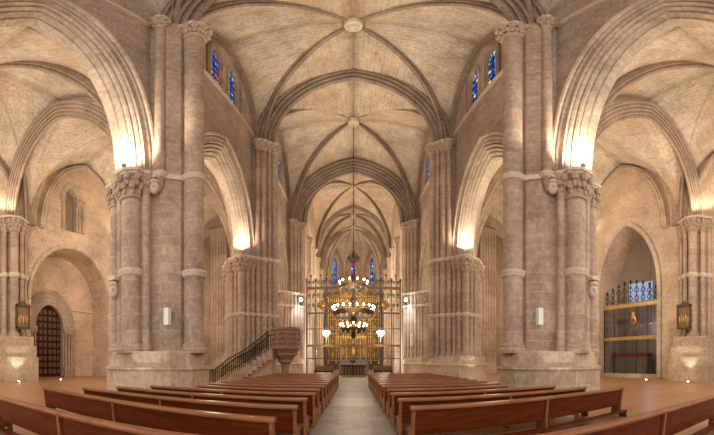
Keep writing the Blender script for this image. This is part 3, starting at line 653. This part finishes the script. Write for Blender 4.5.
# ------------------------------------------------------------------ pews
def pew(label, x0, x1, y, rot=0, group='varnished pews in rows'):
    L_ = abs(x1-x0); cx = (x0+x1)/2
    t = thing('pew', (cx, y, 0), label, 'pew', group)
    a, b = cx-L_/2, cx+L_/2
    # back leans slightly; camera sees the rear face
    m = MB(); m.add([(a+.06, y-.02, .30), (b-.06, y-.02, .30), (b-.06, y-.09, .70), (a+.06, y-.09, .70), (a+.06, y+.01, .30), (b-.06, y+.01, .30), (b-.06, y-.06, .70), (a+.06, y-.06, .70)],
                    [(0,1,2,3),(4,7,6,5),(0,4,5,1),(3,2,6,7),(0,3,7,4),(1,5,6,2)]).build('backrest', WOOD, t)
    m = MB(); pr = [(-.135,.69),(-.145,.715),(-.135,.745),(-.03,.75),(-.02,.72),(-.03,.69)]
    n = len(pr); m.add([(a-.03, y+u, z) for u, z in pr]+[(b+.03, y+u, z) for u, z in pr], [tuple(range(n)), tuple(range(n, 2*n))[::-1]]+[(i, n+i, n+(i+1)%n, (i+1)%n) for i in range(n)]).build('top_rail', RAILW, t)
    MB().box(a+.06, b-.06, y, y+.36, .33, .36).build('seat', WOOD, t)
    MB().box(a+.06, b-.06, y-.03, y+.0, .08, .16).build('stretcher', WOOD, t)
    ne = 2 if L_ < 4.6 else 3
    for k in range(ne):
        x = a+(b-a)*k/(ne-1); x = min(max(x, a+.03), b-.03); w_ = .03
        if k in (0, ne-1):
            pl = [(-.12,.70),(-.04,.70),(.0,.45),(.10,.40),(.36,.38),(.39,.33),(.30,.26),(.33,0),(.22,0),(.18,.12),(.05,.12),(.02,0),(-.08,0),(-.05,.2),(-.06,.4)]
        else:
            pl = [(-.13,.69),(-.08,.69),(-.03,.33),(.30,.33),(.26,.0),(-.07,0),(-.07,.33)]
        n = len(pl)
        MB().add([(x-w_, y+u, z) for u, z in pl]+[(x+w_, y+u, z) for u, z in pl], [tuple(range(n)), tuple(range(n, 2*n))[::-1]]+[(i, n+i, n+(i+1)%n, (i+1)%n) for i in range(n)]).build('end_panel' if k in (0, ne-1) else 'middle_support', RAILW, t)
    # kneeler behind the back (for the row behind)
    m = MB(); m.box(a+.1, b-.1, y-.34, y-.20, .16, .20).build('kneeler', WOOD, t)
    for x in (a+.14, b-.14): MB().box(x-.02, x+.02, y-.32, y-.05, .02, .16).build('kneeler_bracket', STEEL, t)
    t.rotation_euler.z = rot
    return t
ORD = ['first', 'second', 'third', 'fourth', 'fifth', 'sixth', 'seventh', 'eighth', 'ninth', 'tenth', 'eleventh', 'twelfth', 'thirteenth', 'fourteenth', 'fifteenth', 'sixteenth', 'seventeenth']
LP = [(-6.45, -1.5, 2.35, R(7)), (-7.95, -1.14, 4.02, R(-1)), (-7.25, -1.05, 5.13, 0), (-6.85, -1.05, 6.2, 0), (-6.35, -1.0, 7.3, 0), (-5.1, -1.02, 8.35, 0)]
y = 9.4
while y < 19.6: LP.append((-5.25, -1.0, y, 0)); y += 1.06
for i, (x0, x1, y, r) in enumerate(LP):
    pew('long varnished reddish-brown pew left of the aisle, %s row counting from the camera' % ORD[i], x0, x1, y, r, 'pews left of the aisle')
RP = [(1.4, 7.2, 2.22, R(-6)), (1.05, 7.25, 5.1, R(1)), (1.0, 6.6, 6.15, 0), (1.0, 6.3, 7.3, 0), (1.02, 5.05, 8.35, 0)]
y = 9.4
while y < 19.6: RP.append((1.0, 5.35, y, 0)); y += 1.06
for i, (x0, x1, y, r) in enumerate(RP):
    pew('long varnished reddish-brown pew right of the aisle, %s row counting from the camera' % ORD[i], x0, x1, y, r, 'pews right of the aisle')

# ------------------------------------------------------------------ pulpit with stair
PX, PY = -5.2, 21.0
t = thing('pulpit', (PX, PY, 0), 'carved brown octagonal pulpit on a stem left of the aisle, reached by an iron-railed stair', 'pulpit')
octo = lambda r, n=8: [(PX+r*cos(2*pi*k/n+pi/n), PY+r*sin(2*pi*k/n+pi/n)) for k in range(n)]
m = MB(); m.prism(octo(1.12), 2.3, 3.3); m.build('parapet', PULP, t)
m = MB(); m.prism(octo(1.22), 3.3, 3.45); m.build('parapet_cap', PULP, t)
m = MB(); m.prism(octo(1.22), 2.16, 2.3); m.prism(octo(.88), 1.9, 2.16, octo(1.14)); m.prism(octo(.92), 1.78, 1.9); m.prism(octo(.55), 1.5, 1.78, octo(.85)); m.prism(octo(.6), 1.38, 1.5); m.build('corbelled_base', PULP, t)
m = MB(); m.prism(octo(.34), 1.2, 1.38, octo(.5)); m.prism(octo(.32), .4, 1.2); m.prism(octo(.45), 0, .4); m.build('stem', PULP, t)
for k in range(8):
    a = 2*pi*(k+.5)/8+pi/8; rr = 1.06; c = (PX+rr*cos(a), PY+rr*sin(a)); tx, ty = -sin(a), cos(a)
    m = MB()
    for j in range(-2, 3):
        for z in (2.5, 2.8, 3.1): m.ball((c[0]+tx*.13*j, c[1]+ty*.13*j, z+.04*(j % 2)), .085, 6, 4)
    m.tube([(c[0]+tx*.3*cos(q)+.03*cos(a), c[1]+ty*.3*cos(q)+.03*sin(a), 2.8+.40*sin(q)) for q in [j*pi/6 for j in range(12)]], .03, 4, closed=True)
    m.build('relief_panel', PULP, t)
st = thing('pulpit_stair', (-7.5, 20.3, 0), 'stone stair with black iron scrolled railing climbing to the pulpit', 'stair')
NS = 10; sx0, sx1 = -9.5, -6.1
for k in range(NS):
    x = sx0+(sx1-sx0)*k/(NS-1); z = .22+(2.1-.22)*k/(NS-1)
    MB().box(x-.22, x+.2, 19.7, 20.9, max(0, z-.6), z).build('step', STONE, st)
m = MB(); m.add([(sx0+.2,20.0,0),(sx1+.1,20.0,0),(sx1+.1,20.0,1.75),(sx0+.2,20.8,0),(sx1+.1,20.8,0),(sx1+.1,20.8,1.75)], [(0,1,2),(3,5,4),(0,3,4,1),(1,4,5,2),(0,2,5,3)]).build('stair_wall', PLINTH, st)
MB().box(-8.2, -4.6, 20.1, 21.3, 0, .5).build('landing_step', PLINTH, st)
rail = [(-10.6, .92), (-9.4, 1.6), (-8.1, 2.1), (-6.9, 2.75), (-6.2, 3.2)]
def rz(x):
    for (a, b), (c, d) in zip(rail, rail[1:]):
        if a <= x <= c: return b+(d-b)*(x-a)/(c-a)
    return rail[-1][1]
for yy in (19.72, 20.88):
    MB().tube([(x, yy, z) for x, z in rail], .045, 6).build('handrail', IRON, st)
    if yy < 20:
        MB().tube([(x, yy, z-.75) for x, z in rail], .03, 5).build('lower_rail', IRON, st)
    n = 26
    for k in range(n):
        x = rail[0][0]+(rail[-1][0]-rail[0][0])*k/(n-1); z = rz(x)
        m = MB().tube([(x, yy, max(0, z-.85)), (x, yy, z)], .03, 4)
        if yy < 20 and k < n-1:
            for zz in (.22, .5): m.tube([(x+.07+.055*cos(q), yy, z-zz+.1*sin(q)) for q in [j*pi/4 for j in range(8)]], .016, 4, closed=True)
        m.build('baluster', IRON, st)
g = thing('iron_stair_gate', (-10.9, 19.2, 0), 'low black iron gate at the foot of the pulpit stair', 'gate')
for k in range(8): MB().box(-11.25+.12*k, -11.2+.12*k, 19.2, 19.26, 0, .85).build('bar', IRON, g)
MB().box(-11.3, -10.3, 19.18, 19.28, .82, .9).build('top_rail', IRON, g)

# ------------------------------------------------------------------ choir screen
SY = 35.0; HW = 5.9
sc_ = thing('choir_screen', (0, SY, 0), 'tall iron choir screen with gilded beams and scrolls closing the nave', 'screen')
for z, h, mt, lb in ((8.9, .28, CRATE, 'dull gilded top beam'), (6.3, .16, STEEL, None), (4.7, .08, STEEL, None), (3.0, .2, CRATE, 'dull gilded lower beam'), (1.7, .1, STEEL, None), (.1, .2, STEEL, None)):
    MB().box(-HW, HW, SY-.08, SY+.08, z-h/2, z+h/2).build('beam', mt, sc_, lb)
posts = [-HW, -4.75, -3.4, -1.75, 1.75, 3.4, 4.75, HW]
for x in posts:
    m = MB().box(x-.07, x+.07, SY-.07, SY+.07, 0, 9.6); m.ball((x, SY, 9.75), .16, 8, 6, (1, 1, 1.4)); m.build('post', STEEL, sc_)
n = 76
for k in range(n):
    x = -HW+2*HW*(k+.5)/n
    MB().tube([(x, SY, .1), (x, SY, 3.0 if k % 2 else 6.3)], .028, 4).build('bar', IRON, sc_)
def scroll(cx, cz, r, sg, m, turns=1.6, rr=.03):
    pts = []
    for j in range(22):
        a = j/21*turns*2*pi; q = r*(1-j/21*.82); pts.append((cx+sg*q*cos(a), SY, cz+q*sin(a)))
    m.tube(pts, rr, 4)
for i in range(len(posts)-1):
    a, b = posts[i], posts[i+1]; c = (a+b)/2; wd = (b-a)/2
    m = MB(); 
    for sg in (-1, 1):
        scroll(c+sg*wd*.48, 8.1, wd*.4, sg, m, rr=.04); scroll(c+sg*wd*.48, 7.1, wd*.36, -sg, m, rr=.04); scroll(c+sg*wd*.45, 9.5, wd*.35, sg, m, rr=.04)
    m.tube([(c-wd, SY, 6.4), (c, SY, 7.6), (c+wd, SY, 6.4)], .03, 4); m.tube([(c-wd, SY, 8.8), (c, SY, 7.6), (c+wd, SY, 8.8)], .03, 4)
    m.tube([(c, SY, 9), (c, SY, 10.2)], .04, 4); m.ball((c, SY, 10.25), .13, 6, 5)
    m.build('scrollwork', STEEL if i != 3 else GOLD, sc_)
for sg in (-1, 1):
    m = MB(); X = sg*3.9; m.ball((X, SY-.1, 7.1), .42, 14, 8, (1, .25, 1)); m.ball((X, SY-.22, 7.1), .2, 8, 6)
    for k in range(8): m.ball((X+.42*cos(k*pi/4), SY-.12, 7.1+.42*sin(k*pi/4)), .12, 6, 4)
    m.build('medallion', GOLD, sc_, 'round gilded medallion')
# central gate crown with gilded scrolls
m = MB()
for k in range(9):
    a = pi*k/8; m.tube([(1.9*cos(a)*(.5+.1*j), SY, 9.1+1.5*sin(a)*(.5+.1*j)+.3) for j in range(6)], .05, 4)
m.build('gate_cresting', GOLD, sc_)

# cool floods on third piers
for s in (-1, 1):
    t = thing('pier_floodlight', (s*6.75, 35.6, 7.75), 'bright cool white floodlight mounted on the %s pier beside the screen' % SIDE[s], 'lamp', 'pier floodlights')
    MB().box(s*6.75-.16, s*6.75+.16, 35.66, 36.0, 7.7, 8.0).build('housing', STEEL, t)
    MB().ball((s*6.75, 35.55, 7.85), .17, 10, 7).build('lens', COOL, t)
    lamp('flood', (s*6.5, 34.9, 7.9), 260, (.85, .92, 1), .12, 'SPOT', (s*.25, .85, -1.4), 1.7, .7, parent=t)
    m = MB().box(s*7.3-.13, s*7.3+.13, 34.5, 34.66, 3.0, 4.2); tag(m.build('white_loudspeaker', WHITEB), 'small white column loudspeaker low on the %s pier beside the screen' % SIDE[s], 'loudspeaker', 'loudspeakers')
    # near pier loudspeaker
    tag(MB().box(s*7.62-.13, s*7.62+.13, P1-1.28, P1-1.06, 2.7, 3.3).build('white_loudspeaker', WHITEB), 'small white column loudspeaker on the nearest %s pier' % SIDE[s], 'loudspeaker', 'loudspeakers')

# hanging bowls
for s in (-1, 1):
    X, Y, Z = s*3.35, 34.4, 4.25
    t = thing('hanging_bowl_lamp', (X, Y, Z), 'lit white glass bowl lamp hanging before the screen, %s of the chandelier' % SIDE[s], 'lamp', 'hanging bowl lamps')
    MB().lathe(X, Y, [(.02, Z-.42), (.22, Z-.32), (.42, Z-.05), (.46, Z+.12), (.3, Z+.16)], 14).build('bowl', BOWL, t, smooth=True)
    MB().tube([(X, Y, Z-.55), (X, Y, Z-.4)], .06, 6).build('finial', GOLD, t)
    m = MB()
    for k in range(3): m.tube([(X+.42*cos(k*2.09), Y+.42*sin(k*2.09), Z+.1), (X, Y, Z+1.2)], .015, 4)
    m.tube([(X, Y, Z+1.2), (X, Y, 8.75)], .012, 4); m.tube([(X, Y-.05, 8.76), (X, 35.0, 8.9)], .05, 4); m.build('chain', IRON, t)
    lamp('bowl_light', (X, Y-.3, Z-.6), 45, (1, .9, .75), .2, parent=t)

# ------------------------------------------------------------------ chandelier
CY = 30.4
ch = thing('chandelier', (0, CY, 4), 'huge three-tier brass chandelier with rings of lit bulbs hanging in mid nave', 'chandelier')
MB().tube([(0, CY, 10.9), (0, CY, 26.2)], .035, 5).build('chain', IRON, ch)
MB().lathe(0, CY, [(.1, 10.2), (.5, 10.3), (.58, 10.5), (.52, 10.55), (.25, 10.7), (.12, 11.1), (.05, 11.3)], 14).build('crown', DGOLD, ch)
for k in range(8): MB().ball((.55*cos(k*pi/4), CY+.55*sin(k*pi/4), 10.72), .09, 6, 4).build('crown_ball', DGOLD, ch)
MB().lathe(0, CY, [(.1,3.4),(.28,3.6),(.12,3.9),(.2,4.6),(.45,4.9),(.2,5.3),(.15,6.2),(.4,6.7),(.18,7.2),(.12,8.4),(.3,8.8),(.08,9.2),(.05,10.4)], 12).build('stem', DGOLD, ch, smooth=True)
for ti, (z, r, nb, hh) in enumerate(((8.05, 1.45, 12, .22), (5.75, 2.15, 20, .42), (4.25, 1.35, 14, .30))):
    MB().lathe(0, CY, [(r-.05, z-hh), (r+.0, z-hh), (r+.07, z-hh*.5), (r+.1, z), (r-.02, z+.03), (r-.08, z)], 40).build('ring', DGOLD, ch, smooth=True)
    for k in range(nb):
        a = 2*pi*k/nb; MB().ball(((r+.04)*cos(a), CY+(r+.04)*sin(a), z-hh-.08), .11, 6, 4, (1, 1, 1.6)).build('pendant', GOLDW, ch)
    m = MB()
    for k in range(8):
        a = 2*pi*k/8; m.tube([(.12*cos(a), CY+.12*sin(a), z-.1), (r*.5*cos(a), CY+r*.5*sin(a), z-.4), (r*cos(a), CY+r*sin(a), z)], .035, 4)
        zt = z+2.2 if ti < 2 else z+1.3
        m.tube([(r*cos(a), CY+r*sin(a), z), (.12*cos(a), CY+.12*sin(a), zt)], .012, 4)
    m.build('arms', DGOLD, ch)
    for k in range(nb):
        a = 2*pi*(k+.5)/nb; x, y_ = (r+.12)*cos(a), CY+(r+.12)*sin(a)
        c = MB().lathe(x, y_, [(.02, z+.02), (.09, z+.06), (.09, z+.09), (.035, z+.1), (.035, z+.28)], 6).build('candle_cup', GOLD, ch)
        MB().ball((x, y_, z+.36), .085, 8, 6).build('bulb', BULB, c)
lamp('chandelier_light', (0, CY-3.2, 6.6), 300, (1, .82, .6), .25, parent=ch)
lamp('chandelier_light', (0, CY, 7.2), 300, (1, .82, .6), .25, parent=ch)

# ------------------------------------------------------------------ retable and altar
rt = thing('gilded_retable', (0, 60.5, 0), 'tall gilded carved altarpiece filling the apse behind the screen', 'altarpiece')
RYF = 59.6
MB().box(-5.6, 5.6, RYF, RYF+.8, 0, 12.6).build('backboard', DGOLD, rt)
cols = [-5.4, -3.7, -2.1, 0-.9, .9, 2.1, 3.7, 5.4]; rows = [1.6, 3.9, 6.2, 8.6, 11.0]
for x in cols:
    m = MB().lathe(x, RYF-.1, [(.2, 1), (.12, 1.4), (.12, 12.2), (.25, 12.5), (.02, 13.6)], 8); m.build('gilded_column', GOLD, rt)
for z in rows+[12.6]: MB().box(-5.6, 5.6, RYF-.25, RYF+.1, z-.12, z+.1).build('cornice', GOLDW, rt)
for i in range(len(cols)-1):
    for j in range(len(rows)):
        cx_ = (cols[i]+cols[i+1])/2; wd = (cols[i+1]-cols[i])/2-.2; z0 = rows[j]+.15
        m = MB()
        for q in range(3 if wd > .6 else 2):
            xx = cx_+(q-(1 if wd > .6 else .5))*wd*.62; m.ball((xx, RYF-.12, z0+.75), .24, 7, 6, (.8, .6, 2.6)); m.ball((xx, RYF-.15, z0+1.5), .15, 7, 5)
        m.build('carved_figures', GOLDW, rt)
        arch((cx_-wd, RYF-.1, z0+1.35), (cx_+wd, RYF-.1, z0+1.35), .55, [(0,-.06),(0,.06),(.1,.06),(.1,-.06)], n=5).build('canopy', GOLD, rt)
tm = thing('gold_tabernacle', (0, 44, 0), 'bright gold tabernacle with columns and pediment on the high altar', 'tabernacle')
MB().box(-2.3, 2.3, 43.6, 45, 0, 1.5).build('altar_block', MARB, tm); MB().box(-2.2, 2.2, 43.5, 44.9, 1.5, 1.62).build('altar_cloth', MARB, tm)
for x in (-2.0, -1.1, 1.1, 2.0): MB().lathe(x, 44.1, [(.18,1.6),(.12,1.8),(.12,4.1),(.2,4.3)], 8).build('column', GOLD, tm)
MB().box(-2.2, 2.2, 44.3, 44.8, 1.6, 4.3).build('back_panel', CRATE, tm); MB().box(-2.4, 2.4, 43.9, 44.9, 4.3, 4.6).build('entablature', GOLD, tm)
arch((-1.6, 44.2, 4.6), (1.6, 44.2, 4.6), 1.3, [(0,-.3),(0,.3),(.25,.3),(.25,-.3)], k=1.0, n=8).build('pediment', GOLD, tm)
for j in range(3):
    MB().box(-2.2, 2.2, 44.15, 44.3, 2.42+.85*j, 2.52+.85*j).build('cornice', GOLD, tm)
    for i in range(6):
        x = -1.75+.7*i; arch((x-.26, 44.2, 2.0+.85*j), (x+.26, 44.2, 2.0+.85*j), .3, [(0,-.06),(0,.06),(.07,.06),(.07,-.06)], legs=.3, n=4).build('niche_arch', GOLD, tm)
        MB().ball((x, 44.2, 1.95+.85*j), .13, 7, 5, (.8, .6, 1.9)).build('niche_figure', GOLDW, tm)
m = MB(); m.ball((0, 44, 2.7), .4, 8, 7, (.8, .6, 2.2)); m.ball((0, 44, 3.8), .24); m.build('statue', GOLD, tm)
for x in (-1.6, 1.6): MB().ball((x, 44.1, 2.6), .25, 8, 6, (.8, .6, 2.4)).ball((x, 44.1, 3.25), .18).build('side_figure', GOLD, tm)
lamp('altar_fill', (0, 41.5, 7), 480, (1, .78, .45), .2)  # unseen light added to brighten the gold on the altar
lamp('retable_fill', (0, 53, 6), 800, (1, .78, .5), .2)  # unseen light added so the altarpiece gilding reads brighter
al = thing('communion_table', (0, 32.6, 0), 'brown carved table standing in front of the screen at the aisle end', 'table')
MB().box(-1.45, 1.45, 32.3, 33.1, .95, 1.08).build('table_top', DOORW, al)
for k in range(9): MB().box(-1.4+.34*k, -1.32+.34*k, 32.35, 32.45, 0, .95).build('baluster', DOORW, al)
MB().box(-1.4, 1.4, 32.5, 33.0, 0, .95).build('body', CRATE, al)
for s in (-1, 1):
    al = thing('sanctuary_bench', (s*3.5, 33.2, 0), 'dark carved bench before the screen, %s of the table' % SIDE[s], 'bench', 'sanctuary benches')
    MB().box(s*2.4, s*4.6, 32.9, 33.5, .4, .52).build('seat', DOORW, al); MB().box(s*2.4, s*4.6, 33.42, 33.5, .5, 1.0).build('backrest', CRATE, al)
    for x in (2.45, 4.5): MB().box(s*x, s*(x+.08), 32.9, 33.5, 0, .7).build('leg', DOORW, al)
st = MB().box(-1.3, 1.3, 31.0, 32.0, 0, .12); tag(st.build('altar_step', MARB), 'low pale stone step at the end of the aisle', 'step')
# crucifix / statue in front of screen centre
t = thing('standing_lectern', (-.1, 31.5, .12), 'slender dark lectern on the step in front of the screen table', 'lectern')
MB().tube([(-.1, 31.5, .12), (-.1, 31.5, 1.3)], .06, 6).build('stem', DOORW, t); MB().box(-.4, .2, 31.3, 31.7, 1.3, 1.5).build('desk', DOORW, t)

# ------------------------------------------------------------------ floor spots
def fspot(x, y, label, tgt, p=60, col=(1, .96, .92), size=1.1):
    t = thing('floor_spotlight', (x, y, 0), label, 'lamp', 'floor spotlights')
    MB().lathe(x, y, [(.13, 0), (.13, .05), (.1, .06)], 12).build('housing', STEEL, t)
    MB().lathe(x, y, [(.08, .055), (.08, .07)], 12).build('lens', LENS, t)
    d = Vector(tgt)-Vector((x, y, .1)); lamp('spot', (x, y, .12), p, col, .08, 'SPOT', d, size, .6, parent=t)
for s in (-1, 1):
    sd = SIDE[s]
    fspot(s*21.8, 8.6, 'glowing floor spotlight in front of the wall shafts at the %s edge' % sd, (s*23.0, 9.0, 3), 110)
    fspot(s*22.6, 13.1, 'glowing floor spotlight in front of the aisle wall, %s, next to the opening' % sd, (s*25, 13.4, 5), 60)
    fspot(s*7.3, 7.5, 'floor spotlight before the base of the nearest %s pier' % sd, (s*8.0, 9, 3.2), 70)
    fspot(s*9.6, 20.4, 'floor spotlight before the base of the second %s pier' % sd, (s*9.4, 21.4, 3), 60)
    # uplights standing on the capitals
    for (x, y, p, lb) in ((8.75, 8.15, 640, 'near face of the nearest'), (8.9, 13.45, 600, 'far face of the nearest'), (8.8, 21.15, 330, 'near face of the second'), (8.9, 26.45, 500, 'far face of the second'), (24.0, 8.0, 330, 'outer wall shafts opposite the nearest'), (24.0, 22.5, 350, 'outer wall shafts opposite the second')):
        t = thing('capital_uplight', (s*x, y, 8.9 if x < 20 else 12.65), 'small uplight on the capitals, %s %s pier' % (lb, sd), 'lamp', 'capital uplights')
        z = t.location.z
        MB().box(s*x-.09, s*x+.09, y-.09, y+.09, z-.03, z+.07).build('housing', PALE, t)
        lamp('uplight', (s*x, y, z+.2), p, (1, .86, .66), .12, 'SPOT', (s*.12 if x < 20 else -s*.35, 0, 1), 2.7, .5, parent=t)
